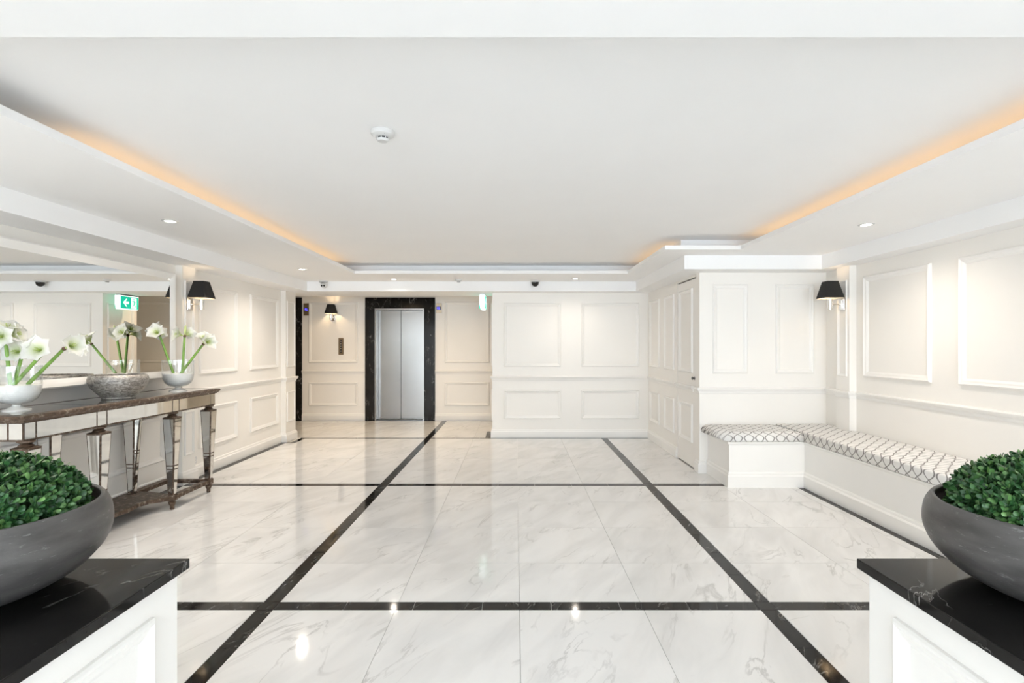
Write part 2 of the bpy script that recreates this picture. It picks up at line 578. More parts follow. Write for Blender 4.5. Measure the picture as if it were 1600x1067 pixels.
def panel(parent, facing, plane, a0, a1, z0, z1, width=0.048, depth=0.022, name='panel_moulding'):
    prof = [(0, 0), (0, .55), (.12, .85), (.24, 1.0), (.36, .80), (.48, .62), (.70, .55), (.86, .32), (1.0, .10), (1.0, 0)]
    vs, fs = [], []
    m = len(prof)
    for o_, h_ in prof:
        o = o_ * width; h = h_ * depth
        for (a, z) in ((a0+o, z0+o), (a1-o, z0+o), (a1-o, z1-o), (a0+o, z1-o)):
            if facing == '-y': vs.append((a, plane - h, z))
            elif facing == '+y': vs.append((a, plane + h, z))
            elif facing == '-x': vs.append((plane - h, a, z))
            else: vs.append((plane + h, a, z))
    for q in range(m-1):
        for k in range(4):
            l = (k+1) % 4
            fs.append((q*4+k, q*4+l, (q+1)*4+l, (q+1)*4+k))
    return MB().add(vs, fs).build(name, M['trimw'], parent)

UP = (1.095, 2.07)
LO = (0.288, 0.732)

# ------------------------------------------------------------------ floor
floor = struct(MB().box(-6.6, 3.6, YB, 10.4, -0.12, -0.004).build('floor', M['grout']), 'polished white marble floor with black marble bands')
tile_cache = {}
def tile(x0, x1, y0, y1, mat, name, gap=0.0012):
    sx, sy = round(x1-x0-2*gap, 4), round(y1-y0-2*gap, 4)
    if sx <= 0.004 or sy <= 0.004: return
    key = (sx, sy, name)
    if key not in tile_cache:
        mb = MB()
        mb.frustum(0, 0, -0.0055, sx/2, sy/2, 0, sx/2, sy/2)
        me = mb.mesh(name, recalc=False); me.materials.append(mat)
        tile_cache[key] = me
    obj(name, tile_cache[key], None, floor, ((x0+x1)/2, (y0+y1)/2, 0))
def mt(x0, x1, y0, y1): tile(x0, x1, y0, y1, M['marble'], 'marble_tile')
def bt_y(x0, x1, y0, y1, seg=0.36):     # band running along y
    n = max(1, round((y1-y0)/seg)); d = (y1-y0)/n
    for i in range(n): tile(x0, x1, y0+i*d, y0+(i+1)*d, M['black'], 'band_tile', 0.0020)
def bt_x(x0, x1, y0, y1, seg=0.36):
    n = max(1, round((x1-x0)/seg)); d = (x1-x0)/n
    for i in range(n): tile(x0+i*d, x0+(i+1)*d, y0, y1, M['black'], 'band_tile', 0.0020)

colsL = [(-3.33,-2.70),(-2.70,-2.04),(-2.04,-1.38)]
colsM = [(-1.29,-0.64),(-0.64,0.02),(0.02,0.68),(0.68,1.30)]
colsR = [(1.39,2.07),(2.07,2.71),(2.71,2.79)]
rows_near = [(-5.0,-4.44),(-4.44,-3.78),(-3.78,-3.12),(-3.12,-2.46),(-2.46,-1.80),(-1.80,-1.14),(-1.14,-0.48),(-0.48,0.18),(0.18,0.84),(0.84,1.50),(1.50,2.16),(2.16,2.82)]
rows_mid = [(2.91,3.43),(3.43,4.106),(4.106,4.78),(4.78,5.325)]
rows_far = [(5.415,5.95),(5.95,6.63),(6.63,7.30),(7.30,8.06)]
for r in rows_near + rows_mid:
    for c in colsL + colsM + colsR: mt(*c, *r)
for r in rows_far:
    for c in colsM: mt(*c, *r)
    for c in colsL:
        if c[0] < -3 and r[1] > 8: mt(-3.33, -2.70, 7.30, 7.68); mt(-3.20, -2.70, 7.68, 8.06)
        else: mt(*c, *r)
    mt(1.39, 2.025 if r[1] > 6 else 2.115, *r)
for x0, x1 in ((-1.38,-1.29),(1.30,1.39)):
    bt_y(x0, x1, -5.0, 2.82); bt_y(x0, x1, 2.82, 2.91); bt_y(x0, x1, 2.91, 5.325); bt_y(x0, x1, 5.325, 5.415); bt_y(x0, x1, 5.415, 8.06)
for y0, y1, xa, xb in ((2.82,2.91,-3.33,2.79),(5.325,5.415,-3.33,2.115)):
    bt_x(xa, -1.38, y0, y1); bt_x(-1.29, 1.30, y0, y1); bt_x(1.39, xb, y0, y1)
bt_x(-3.20, -1.38, 8.06, 8.12); bt_x(-1.29, 2.03, 8.06, 8.12); bt_x(-1.38, -1.29, 8.06, 8.12)
bt_y(-3.41, -3.33, -5.0, 7.68); bt_x(-3.41, -3.28, 7.68, 7.74); bt_y(-3.28, -3.20, 7.68, 8.12)
bt_y(2.79, 2.848, -5.0, 5.26)
# lobby
for r in ((8.12,8.75),(8.75,9.41),(9.41,9.955)):
    for c in ((-4.68,-4.02),(-4.02,-3.36),(-3.36,-2.70),(-2.70,-2.04),(-2.04,-1.38),(-1.29,-0.64)): mt(*c, *r)
    mt(-0.64, -0.47 if r[0] < 8.5 else 0.02, *r)
    mt(-5.34, -4.68, *r)
bt_y(-1.38, -1.29, 8.12, 9.955); bt_y(-0.47, -0.385, 8.12, 8.75); bt_x(-5.3, 0.0, 9.955, 10.0)

pav = struct(MB().box(-9, 9, -12, YB, -0.14, -0.03).build('floor_bounce_plane', M['paving']), 'unseen pale paving added outside the entrance to bounce daylight')  # unseen ground plane added to bounce daylight into the room

# ------------------------------------------------------------------ walls
wl = MB(); wl.box(-3.62, XL, YB, 8.10, -0.12, 2.6); wl.box(-6.6, -3.62, 7.95, 8.10, -0.12, 2.6); wl.box(-6.72, -6.6, 7.95, 10.3, -0.12, 2.6)
wall_left = struct(wl.build('wall_left', M['wall']), 'cream panelled wall behind the mirrored console')
for (ya, yb) in ((5.35, 5.57), (7.76, 8.10)):
    MB().box(XL, -XP, ya, yb, 0.0, ZB).build('pilaster', M['wall'], wall_left)
    for z0, z1 in (UP, LO):
        panel(wall_left, '+x', -XP, ya+0.035, yb-0.035, z0, z1, 0.022, 0.014)
for a0, a1 in ((5.74, 6.52), (6.85, 7.64)):
    panel(wall_left, '+x', XL, a0, a1, *UP); panel(wall_left, '+x', XL, a0, a1, *LO)
panel(wall_left, '+x', XL, 3.10, 5.17, *LO); panel(wall_left, '+x', XL, 1.4, 2.85, *LO)
pathL = [(XL, YB), (XL, 5.35), (-XP, 5.35), (-XP, 5.57), (XL, 5.57), (XL, 7.76), (-XP, 7.76), (-XP, 8.10), (-6.5, 8.10)]
MB().sweep(pathL, RAIL).build('chair_rail', M['trimw'], wall_left)
struct(MB().sweep(pathL, BASE).build('baseboard_left', M['trimw']), 'white skirting along the left wall')

wr = MB(); wr.box(XR, 3.62, YB, 6.1, -0.12, 2.6)
wall_right = struct(wr.build('wall_right', M['wall']), 'cream panelled wall above the long bench cushion')
MB().box(XP, XR, 5.35, 5.57, 0.0, ZB).build('pilaster', M['wall'], wall_right)
panel(wall_right, '-x', XP, 5.385, 5.535, *UP, 0.022, 0.014)
for a0, a1 in ((4.38, 5.22), (3.25, 4.10), (2.12, 2.97)):
    panel(wall_right, '-x', XR, a0, a1, 1.10, 2.085, 0.055, 0.026)
pathC = [(XD, 5.985), (XD, YR), (XR, YR), (XR, 5.57), (XP, 5.57), (XP, 5.35), (XR, 5.35), (XR, YB)]
MB().sweep(pathC, RAIL).build('chair_rail', M['trimw'], wall_right)

wall_return = struct(MB().box(XD, XR, YR, YR+0.115, -0.12, 2.6).build('wall_return', M['wall']), 'white panelled wall facing the entrance above the short bench seat')
panel(wall_return, '-y', YR, 2.175, 2.56, 1.10, 2.085); panel(wall_return, '-y', YR, 2.87, 3.29, 1.10, 2.085)

# wall with the flush door (opening y 5.985..6.675)
wd = MB(); wd.box(XD, XD+0.15, 6.675, YM+0.1, -0.12, 2.6); wd.box(XD, XD+0.15, 6.0, 6.675, 2.185, 2.6)
wd.box(XD+0.10, XD+0.15, 5.986, 6.675, -0.12, 2.2)
wall_door = struct(wd.build('wall_inner', M['wall']), 'cream panelled side wall with a concealed door')
for a0, a1 in ((7.49, 8.0), (6.80, 7.23)):
    panel(wall_door, '-x', XD, a0, a1, *UP, 0.04, 0.022); panel(wall_door, '-x', XD, a0, a1, *LO, 0.04, 0.022)
MB().box(XD+0.02, XD+0.09, 5.99, 6.67, 2.172, 2.184).build('door_gap', M['gap'], wall_door)

door = MB().box(XD+0.004, XD+0.05, 5.990, 6.670, 0.012, 2.170)
door_1 = struct(door.build('door_1', M['wall']), 'concealed cream door with moulded panels and small round knob')
panel(door_1, '-x', XD+0.004, 6.10, 6.58, *UP, 0.04, 0.022); panel(door_1, '-x', XD+0.004, 6.10, 6.58, *LO, 0.04, 0.022)
MB().sweep([(XD+0.004, 6.66), (XD+0.004, 6.08)], RAIL).build('chair_rail', M['trimw'], door_1)
kn = MB().lathe([(0.001,-0.034),(0.014,-0.034),(0.019,-0.026),(0.014,-0.014),(0.009,-0.010),(0.009,-0.004),(0.020,-0.003),(0.020,0.0)], n=20, axis='x', org=(XD+0.004, 6.045, 1.036))
kn.build('door_knob', M['darksteel'], door_1, smooth=True)

wall_mid = struct(MB().box(-0.36, XD+0.1, YM, 8.86, -0.12, 2.6).build('wall_middle', M['wall']), 'white panelled wall facing the entrance beside the elevator lobby')
for a0, a1 in ((-0.186, 0.69), (1.0, 1.885)):
    panel(wall_mid, '-y', YM, a0, a1, 1.09, 2.06); panel(wall_mid, '-y', YM, a0, a1, 0.292, 0.73)
panel(wall_mid, '-x', -0.36, 8.22, 8.78, *UP)
panel(wall_mid, '-x', -0.36, 8.22, 8.78, *LO)
pathB = [(1.5, 8.86), (-0.36, 8.86), (-0.36, YM), (XD, YM), (XD, 6.68)]
MB().sweep(pathB, RAIL).build('chair_rail', M['trimw'], wall_mid)
struct(MB().sweep(pathB, BASE).build('baseboard_middle', M['trimw']), 'white skirting along the middle wall and door wall')
struct(MB().sweep([(XD, 5.985), (XD, YR), (2.11, YR)], BASE).build('baseboard_corner', M['trimw']), 'short piece of skirting at the corner beside the bench')

# elevator wall with two openings
EX = [(-2.656, -1.726)]
EX.append((EX[0][0]-2.508, EX[0][1]-2.508))
we = MB()
xs = [(-6.6, EX[1][0]), (EX[1][1], EX[0][0]), (EX[0][1], 1.7)]
for x0, x1 in xs: we.box(x0, x1, YE, YE+0.28, -0.12, 2.6)
for x0, x1 in EX: we.box(x0, x1, YE, YE+0.28, 2.112, 2.6)
we.box(1.6, 1.72, 8.86, YE, -0.12, 2.6)
wall_rear = struct(we.build('wall_rear', M['wall']), 'cream panelled elevator lobby wall')
panel(wall_rear, '-y', YE, -3.90, -2.98, 1.09, 2.235); panel(wall_rear, '-y', YE, -3.90, -2.98, 0.282, 0.724)
panel(wall_rear, '-y', YE, -1.34, -0.50, 1.09, 2.235); panel(wall_rear, '-y', YE, -1.34, -0.50, 0.282, 0.724)
panel(wall_rear, '-y', YE, -0.2, 1.2, 1.09, 2.235)
for x0, x1 in ((-4.03, -2.837), (-1.522, 1.6)):
    MB().sweep([(x0, YE), (x1, YE)], RAIL).build('chair_rail', M['trimw'], wall_rear)
bb = MB()
for x0, x1 in ((-4.03, -2.837), (-1.522, 1.6)): bb.sweep([(x0, YE), (x1, YE)], BASE)
struct(bb.build('baseboard_rear', M['trimw']), 'skirting along the elevator wall')

# ------------------------------------------------------------------ ceiling with cove, soffit and bulkhead
ceiling = struct(MB().box(-6.72, 3.62, YB, 10.3, ZC, 2.62).build('ceiling', M['ceil']), 'raised pale ceiling with a recessed light cove')
CL, CR, CN, CF, CS, CSX = -2.15, 2.25, 1.63, 7.04, 5.29, 1.5
def soffit(x0, x1, y0, y1):
    MB().box(x0, x1, y0, y1, ZS, ZS+0.012).build('soffit_board', M['soffit'], ceiling)
soffit(-3.43, CL, YB, 8.6); soffit(CL, CR, YB, CN); soffit(CR, 3.43, YB, 5.87)
soffit(CL, CSX, CF, 8.6); soffit(CSX, CR, CS, 5.87); soffit(CSX, 2.03, 5.87, 8.13)
lip_path = [(CL, CN), (CL, CF), (CSX, CF), (CSX, CS), (CR, CS), (CR, CN)]   # clockwise: right-hand side is inside the opening
MB().sweep(lip_path, [(0, ZS), (0.02, ZS), (0.02, ZS+0.04), (0, ZS+0.04), (0, ZS)], closed=True).build('cove_lip', M['soffit'], ceiling)
g = 0.21
cove_path = [(CL-g, CN-g), (CL-g, CF+g), (CSX+g, CF+g), (CSX+g, CS+g), (CR+g, CS+g), (CR+g, CN-g)]
MB().sweep(cove_path, [(0, ZS+0.012), (0, ZC)], closed=True).build('cove_wall', M['soffit'], ceiling, recalc=False)
bk = MB()
XBL, XBR = -3.09, 3.23
bk.box(-3.43, XBL, YB, 7.87, ZB, ZS); bk.box(-3.43, 1.78, 7.87, 8.62, ZB, ZS)
bk.box(1.78, 2.03, 5.61, 8.13, ZB, ZS); bk.box(2.03, 3.43, 5.61, 5.87, ZB, ZS); bk.box(XBR, 3.43, YB, 5.61, ZB, ZS)
bk.box(-6.6, -3.43, 8.10, 8.62, ZB, ZS)
bk.build('bulkhead', M['soffit'], ceiling)
MB().box(-6.6, 1.7, 8.62, YE, 2.44, ZC).build('lobby_ceiling_board', M['soffit'], ceiling)

def cove_strip(x0, x1, y0, y1, label):
    o = MB().box(x0, x1, y0, y1, ZS+0.0125, ZS+0.022).build('cove_light', M['cove'])
    tag(o, label, 'light strip', 'warm cove light strips')
cove_strip(CL-0.15, CL-0.13, 2.7, 6.9, 'warm amber light strip in the left side of the ceiling cove')
cove_strip(CR+0.13, CR+0.15, 1.6, 5.3, 'warm amber light strip in the right side of the ceiling cove')
cove_strip(CSX+0.13, CSX+0.145, 5.6, 7.0, 'warm amber light strip in the cove above the concealed door')

# ------------------------------------------------------------------ downlights
def downlight(x, y, label, z=ZS, watts=DOWN_W, name='downlight', group='recessed ceiling downlights', ang=150, col=WARMW):
    t = thing(name, label, 'downlight', (x, y, z), 0, group)
    MB().lathe([(0.036,-0.001),(0.042,-0.006),(0.056,-0.004),(0.058,-0.0005)], n=28).build('trim_ring', M['plastic'], t, smooth=True)
    MB().lathe([(0.0005,-0.0012),(0.037,-0.0012)], n=28).build('lamp_face', M['lamp_on'], t, recalc=False)
    ld = bpy.data.lights.new('downlight_lamp', 'SPOT')
    ld.energy = watts; ld.color = col; ld.spot_size = math.radians(ang); ld.spot_blend = 1.0; ld.shadow_soft_size = 0.035
    lo = bpy.data.objects.new('downlight_lamp', ld); C.objects.link(lo); lo.parent = t; lo.location = (0, 0, -0.012)
    return t
downlight(-2.65, 4.07, 'round white downlight in the left soffit above the console', watts=DOWN_SIDE_W)
downlight(-2.665, 6.62, 'round white downlight in the left soffit near the far pilaster', watts=DOWN_SIDE_W)
downlight(-1.747, 7.60, 'round white downlight in front of the elevator beside the white ball camera')
downlight(0.842, 7.52, 'round white downlight above the middle wall beside the black dome camera')
downlight(2.764, 4.19, 'round white downlight in the right soffit above the long bench', watts=0.65*DOWN_SIDE_W)
# two unseen downlights added at the same spacing to light the near walls
downlight(-2.65, 1.52, 'added unseen downlight in the left soffit nearest the entrance', watts=DOWN_SIDE_W)
downlight(2.764, 1.64, 'added unseen downlight in the right soffit nearest the entrance', watts=0.65*DOWN_SIDE_W)
for x, lb in ((-3.45, 'added unseen lobby downlight in front of the call panel and lobby sconce'), (-2.2, 'added unseen lobby downlight in front of the steel elevator door'), (-0.9, 'added unseen lobby downlight beyond the exit sign')):
    downlight(x, 8.88, lb, z=2.44, watts=LOBBY_W, col=WARM)  # unseen lamps added to give the lobby its warm light

# ------------------------------------------------------------------ elevators
def make_elevator(label):
    t = thing('elevator', label, 'elevator', (-2.191, YE, 0))
    hx = 0.465
    y0, y1 = -0.025, 0.0
    for nm, b in (('marble_jamb', (-0.646, -hx, y0, y1, 0, 2.112)), ('marble_jamb', (hx, 0.669, y0, y1, 0, 2.112)), ('marble_lintel', (-0.646, 0.669, y0, y1, 2.1125, 2.318))):
        MB().box(*b).build(nm, M['black'], t)
    for sx in (-1, 1):
        MB().box(*sorted((sx*hx, sx*(hx-0.03))), -0.028, 0.20, 0, 2.112).build('steel_lining', M['steel'], t)
    MB().box(-hx+0.03, hx-0.03, -0.028, 0.20, 2.085, 2.112).build('steel_header', M['steel'], t)
    for x0, x1 in ((-0.434, -0.003), (0.003, 0.434)):
        me = MB().box(x0, x1, 0.13, 0.16, 0.012, 2.084).mesh('door_leaf'); bevel_mesh(me, 0.003, 1)
        obj('door_leaf', me, M['steel'], t)
    MB().box(-0.434, 0.434, 0.162, 0.17, 0.0, 2.085).build('door_shadow_gap', M['gap'], t)
    MB().box(-0.434, 0.434, -0.02, 0.16, 0.0005, 0.009).build('door_sill', M['darksteel'], t)
    return t
el = make_elevator('steel two-leaf elevator door in a wide black marble surround')
el2 = copy_tree(el); el2.location.x -= 2.508
el2['label'] = 'black marble elevator surround partly hidden behind the left wall corner'

def indicator(x, z0, z1, label):
    t = thing('floor_indicator', label, 'indicator', (x, YE, (z0+z1)/2), 0, 'elevator floor indicators')
    h = (z1-z0)/2
    me = MB().box(-0.055, 0.055, -0.012, 0, -h, h).mesh('plate'); bevel_mesh(me, 0.003, 1)
    obj('plate', me, M['brass'], t)
    MB().box(-0.042, 0.042, -0.0135, -0.0125, -0.035, 0.03).build('screen', M['darkplate'], t)
    d = MB()
    for s in ((-0.03,-0.012,0.012,0.018),(-0.03,-0.012,-0.002,0.003),(-0.015,-0.010,0.0,0.016),(0.006,0.012,-0.02,0.018),(-0.004,0.022,-0.024,-0.018),(0.0,0.008,0.010,0.015),(-0.03,-0.025,-0.016,0.002),(-0.03,-0.012,-0.02,-0.015)):
        d.box(s[0], s[1], -0.0147, -0.0137, s[2], s[3])
    d.build('digits', M['blue_led'], t)
indicator(-3.945, 1.98, 2.21, 'bronze indicator plate with blue digits beside the hidden elevator')
indicator(-1.452, 2.03, 2.21, 'bronze indicator plate with blue digits right of the steel elevator door')

t = thing('call_panel', 'narrow bronze elevator call panel with dark buttons below the lobby sconce', 'call panel', (-3.296, YE, 1.4))
me = MB().box(-0.048, 0.048, -0.012, 0, -0.157, 0.157).mesh('plate'); bevel_mesh(me, 0.004, 1); obj('plate', me, M['brass'], t)
MB().box(-0.018, 0.018, -0.0145, -0.0125, -0.12, 0.12).build('button_strip', M['darkplate'], t)
for k in range(5):
    MB().lathe([(0.0005,-0.005),(0.010,-0.005),(0.012,0.0)], n=14, axis='y', org=(0,-0.015,-0.09+0.045*k)).build('button', M['chrome'], t, smooth=True)

# ------------------------------------------------------------------ wall sconces (local +x points out of the wall)
def make_sconce(label, loc, rz, watts=SCONCE_W):
    t = thing('wall_sconce', label, 'wall lamp', loc, rz, 'wall sconces with black shades')
    # backplate, bracket, candle tube, shade; z=0 at backplate centre
    me = MB().box(0, 0.014, -0.045, 0.045, -0.06, 0.06).mesh('backplate'); bevel_mesh(me, 0.004, 2)
    obj('backplate', me, M['chrome'], t)
    me = MB().box(0.014, 0.03, -0.025, 0.025, -0.05, 0.05).mesh('mounting_block'); bevel_mesh(me, 0.004, 1)
    obj('mounting_block', me, M['chrome'], t)
    MB().tube([(0.03, 0, 0), (0.12, 0, 0)], 0.007, 10).build('arm', M['chrome'], t, smooth=True)
    MB().lathe([(0.0005,-0.055),(0.024,-0.055),(0.025,-0.05),(0.025,0.05),(0.012,0.055),(0.012,0.10),(0.0005,0.10)], n=20, org=(0.13,0,0)).build('candle_tube', M['chrome'], t, smooth=True)
    MB().lathe([(0.0005,0.10),(0.010,0.105),(0.018,0.125),(0.020,0.14),(0.013,0.16),(0.0005,0.168)], n=14, org=(0.13,0,0)).build('bulb', M['bulb'], t, smooth=True)
    z0, z1, h0, h1 = 0.063, 0.236, 0.097, 0.056
    def rr(h, z, r, n=4):
        pts = []
        for cx, cy, a0 in ((h-r, h-r, 0), (-(h-r), h-r, PI/2), (-(h-r), -(h-r), PI), (h-r, -(h-r), 1.5*PI)):
            for k in range(n+1):
                a = a0 + PI/2*k/n
                pts.append((0.13 + cx + r*math.cos(a), cy + r*math.sin(a), z))
        return pts
    a, b = rr(h0, z0, 0.014), rr(h1, z1, 0.010)
    n = len(a)
    sh = MB().add(a+b, [(i, (i+1) % n, n+(i+1) % n, n+i) for i in range(n)]).build('shade', M['shade'], t, smooth=True, recalc=False)
    a, b = rr(h0-0.002, z0, 0.013), rr(h1-0.002, z1-0.001, 0.009)
    MB().add(a+b, [(n+i, n+(i+1) % n, (i+1) % n, i) for i in range(n)]).build('shade_lining', M['lining'], sh, smooth=True, recalc=False)
    a, b = rr(h0+0.0008, z0-0.001, 0.014), rr(h0-0.0028, z0-0.001, 0.013)
    MB().add(a+b, [(i, (i+1) % n, n+(i+1) % n, n+i) for i in range(n)]).build('shade_rim', M['lining'], sh, recalc=False)
    ld = bpy.data.lights.new('sconce_lamp', 'POINT'); ld.energy = watts; ld.color = WARM; ld.shadow_soft_size = 0.02
    lo = bpy.data.objects.new('sconce_lamp', ld); C.objects.link(lo); lo.parent = t; lo.location = (0.13, 0, 0.095)
    lo.location = (0.162, 0, 0.13)
    return t
make_sconce('black-shaded nickel wall lamp on the pilaster above the console', (-XP, 5.46, 1.83), 0)
make_sconce('black-shaded nickel wall lamp on the pilaster above the bench', (XP, 5.46, 1.83), PI)
make_sconce('black-shaded wall lamp on the elevator lobby wall above the call panel', (-3.44, YE, 1.945), -PI/2, watts=2.5)

# ------------------------------------------------------------------ bench and cushions
bench = thing('bench', 'white built-in corner bench base with moulded skirting', 'bench', (2.86, 5.3, 0))
def bl(mb, name, mat): return mb.build(name, mat, bench, loc=(-2.86, -5.3, 0))
BX, BY, BEND = 2.87, 5.28, 1.75
BASEB = [(d, z*1.15) for d, z in BASE]
poly = [(2.12, YR-0.002), (2.12, BY), (BX, BY), (BX, BEND), (XR-0.002, BEND), (XR-0.002, 5.348), (XP-0.002, 5.348), (XP-0.002, 5.572), (XR-0.002, 5.572), (XR-0.002, YR-0.002)]
bl(MB().prism(poly, 0.0, 0.425), 'base', M['trimw'])
bl(MB().sweep([(2.12, YR), (2.12, BY), (BX, BY), (BX, BEND)], BASEB), 'skirting', M['trimw'])
bl(MB().sweep([(2.12, YR), (2.12, BY), (BX, BY), (BX, BEND)], [(0, 0.425), (0.008, 0.425), (0.012, 0.432), (0.018, 0.440), (0.018, 0.452), (0, 0.452)]), 'seat_edge', M['trimw'])
bl(MB().prism(poly, 0.425, 0.452), 'seat_board', M['trimw'])

def cushion(name, poly, z0, z1, r, mat, label):
    cx = sum(p[0] for p in poly)/len(poly); cy = sum(p[1] for p in poly)/len(poly)
    me = MB().prism([(x-cx, y-cy) for x, y in poly], 0, z1-z0).mesh(name)
    bm = bmesh.new(); bm.from_mesh(me)
    top = [e for e in bm.edges if all(v.co.z > 0.01 for v in e.verts)]
    side = [e for e in bm.edges if abs(e.verts[0].co.z - e.verts[1].co.z) > 0.01]
    bmesh.ops.bevel(bm, geom=top, offset=r, segments=6, profile=0.55, affect='EDGES', clamp_overlap=True)
    bot = [e for e in bm.edges if all(v.co.z < 0.001 for v in e.verts)]
    bmesh.ops.bevel(bm, geom=bot, offset=0.012, segments=3, profile=0.5, affect='EDGES', clamp_overlap=True)
    bm.to_mesh(me); bm.free()
    me.polygons.foreach_set('use_smooth', [True]*len(me.polygons))
    o = obj(name, me, mat, None, (cx, cy, z0))
    return tag(o, label, 'cushion', 'trellis-patterned bench cushions')
cushion('bench_cushion', [(2.045, YR-0.004), (2.085, BY-0.02), (BX-0.005, BY-0.02), (BX-0.005, YR-0.004)], 0.453, 0.548, 0.082, M['fabric_a'], 'short white bench cushion with grey trellis pattern facing the entrance')
cushion('bench_cushion', [(BX-0.022, 1.76), (3.425, 1.76), (3.425, 5.345), (3.355, 5.348), (3.355, YR-0.3+0.002), (3.42, YR-0.296), (3.42, YR-0.004), (BX-0.004, YR-0.004), (BX-0.004, BY-0.02), (BX-0.022, BY-0.03)],
        0.453, 0.548, 0.05, M['fabric_b'], 'long white bench cushion with grey trellis pattern along the right wall')

# ------------------------------------------------------------------ console table (along the left wall)
TX0, TX1, TY0, TY1, TZ = -3.41, -2.89, 3.12, 5.20, 0.99
ct = thing('console_table', 'long mirrored console table with distressed wood trim and tapered legs', 'console table', (-3.15, 4.16, 0))
def cl(mb, name, mat, smooth=False, parent=None):
    if parent is None: return mb.build(name, mat, ct, smooth, loc=(3.15, -4.16, 0))
    return mb.build(name, mat, parent, smooth)
edge_prof = [(-0.05, TZ-0.038), (-0.022, TZ-0.044), (-0.016, TZ-0.034), (-0.006, TZ-0.026), (0.0, TZ-0.012), (-0.004, TZ-0.003), (-0.016, TZ), (-0.06, TZ-0.0005)]
closed_path = [(TX0, TY0), (TX1, TY0), (TX1, TY1), (TX0, TY1)]
tb = MB(); tb.sweep([(TX0, TY0), (TX1, TY0), (TX1, TY1), (TX0, TY1)], [(d, z) for d, z in edge_prof])
# sweep's right side of a counter-clockwise path is outside
topw = cl(tb, 'top_edge_moulding', M['wood'])
cl(MB().box(TX0, TX1-0.03, TY0+0.03, TY1-0.03, TZ-0.04, TZ-0.004), 'top_board', M['wood'])
ys = [TY0+0.05, 3.75, 4.57, TY1-0.05]
for i in range(3):
    cl(MB().box(TX0+0.085, TX1-0.055, ys[i]+0.004, ys[i+1]-0.004, TZ-0.004, TZ+0.0006), 'top_mirror_pane', M['antique_mirror'])
AX = -2.925; AZ0, AZ1 = 0.832, TZ-0.044
ay0, ay1 = TY0+0.035, TY1-0.035
ap = cl(MB().box(TX0, AX, ay0, ay1, AZ0, AZ1), 'apron', M['wood'])
def pane(b, parent, mat=M['antique_mirror'], nm='mirror_pane'):
    return MB().box(*b).build(nm, mat, parent)
tr = 0.012
segs = [(ay0+0.006, ay0+0.075), (ay0+0.087, 3.70), (3.712, 3.79), (3.802, 4.515), (4.527, 4.605), (4.617, ay1-0.085), (ay1-0.075, ay1-0.006)]
for a, b in segs:
    pane((AX, AX+0.003, a, b, AZ0+tr, AZ1-0.006), ap)
for a, b in ((TX0+0.01, -3.02), (-3.008, AX-0.006)):
    pane((a, b, ay0-0.003, ay0, AZ0+tr, AZ1-0.006), ap); pane((a, b, ay1, ay1+0.003, AZ0+tr, AZ1-0.006), ap)

def make_leg(x, y, ht=0.050, hb=0.023):
    g_ = MB()
    zt, zb = 0.790, 0.128
    # foot
    g_.lathe([(0.001,0.0),(0.014,0.0),(0.018,0.012),(0.017,0.03),(0.026,0.05),(0.030,0.066),(0.022,0.072),(0.022,0.082)], n=16, org=(x,y,0))
    g_.frustum(x, y, 0.078, 0.030, 0.030, zb, 0.030, 0.030)
    g_.frustum(x, y, zb, hb, hb, zt, ht, ht)
    g_.frustum(x, y, zt, ht+0.004, ht+0.004, zt+0.006, ht-0.012, ht-0.012)
    g_.lathe([(0.036,zt+0.006),(0.040,zt+0.011),(0.034,zt+0.017),(0.026,zt+0.023),(0.036,zt+0.029),(0.046,zt+0.035),(0.044,AZ0+0.001)], n=20, org=(x,y,0))
    leg = cl(g_, 'leg', M['wood'], True)
    # mirror panes on the four tapered faces
    def hw(z): return hb + (ht-hb)*(z-zb)/(zt-zb)
    for ax, sg in (('x',1),('x',-1),('y',1),('y',-1)):
        for z0, z1 in ((zb+0.010, 0.345), (0.355, 0.375), (0.385, zt-0.012)):
            vs = []
            for off in (0.0, 0.0025):
                for z in (z0, z1):
                    h = hw(z)
                    for sside in (-1, 1):
                        d = (h + off)*sg; s_ = sside*(h-0.007)
                        vs.append((x+d, y+s_, z) if ax == 'x' else (x+s_, y+d, z))
            MB().add(vs, [(0,1,3,2),(4,5,7,6),(0,1,5,4),(2,3,7,6),(0,2,6,4),(1,3,7,5)]).build('mirror_pane', M['antique_mirror'], leg)
LEGF = [(-2.95, 3.20), (-2.95, 3.76), (-2.95, 4.56), (-2.95, 5.10)]
LEGB = [(-3.335, 3.80), (-3.335, 4.62)]
for x, y in LEGF + LEGB: make_leg(x, y)
# lower shelf and stretchers
sh = [(-2.905,3.72),(-2.925,3.80),(-2.98,3.88),(-3.05,3.95),(-3.075,4.05),(-3.06,4.16),(-3.05,4.19),(-3.06,4.22),(-3.075,4.33),(-3.05,4.41),(-2.98,4.47),(-2.925,4.53),(-2.905,4.60),(-3.0,4.60),(-3.25,4.68),(-3.39,4.68),(-3.39,3.72)]
cl(MB().prism(sh, 0.088, 0.122), 'lower_shelf', M['wood'])
for (a, b) in ((4.60, 5.13), (3.17, 3.72)):
    cl(MB().box(-2.975, -2.925, a, b, 0.088, 0.122), 'stretcher', M['wood'])
    cl(MB().box(-3.39, -3.33, a+ (0.08 if a > 4 else 0), b, 0.088, 0.122), 'stretcher', M['wood'])
cl(MB().box(-3.33, -2.985, 5.085, 5.13, 0.088, 0.122), 'stretcher', M['wood'])
cl(MB().box(-3.33, -2.985, 3.17, 3.215, 0.088, 0.122), 'stretcher', M['wood'])

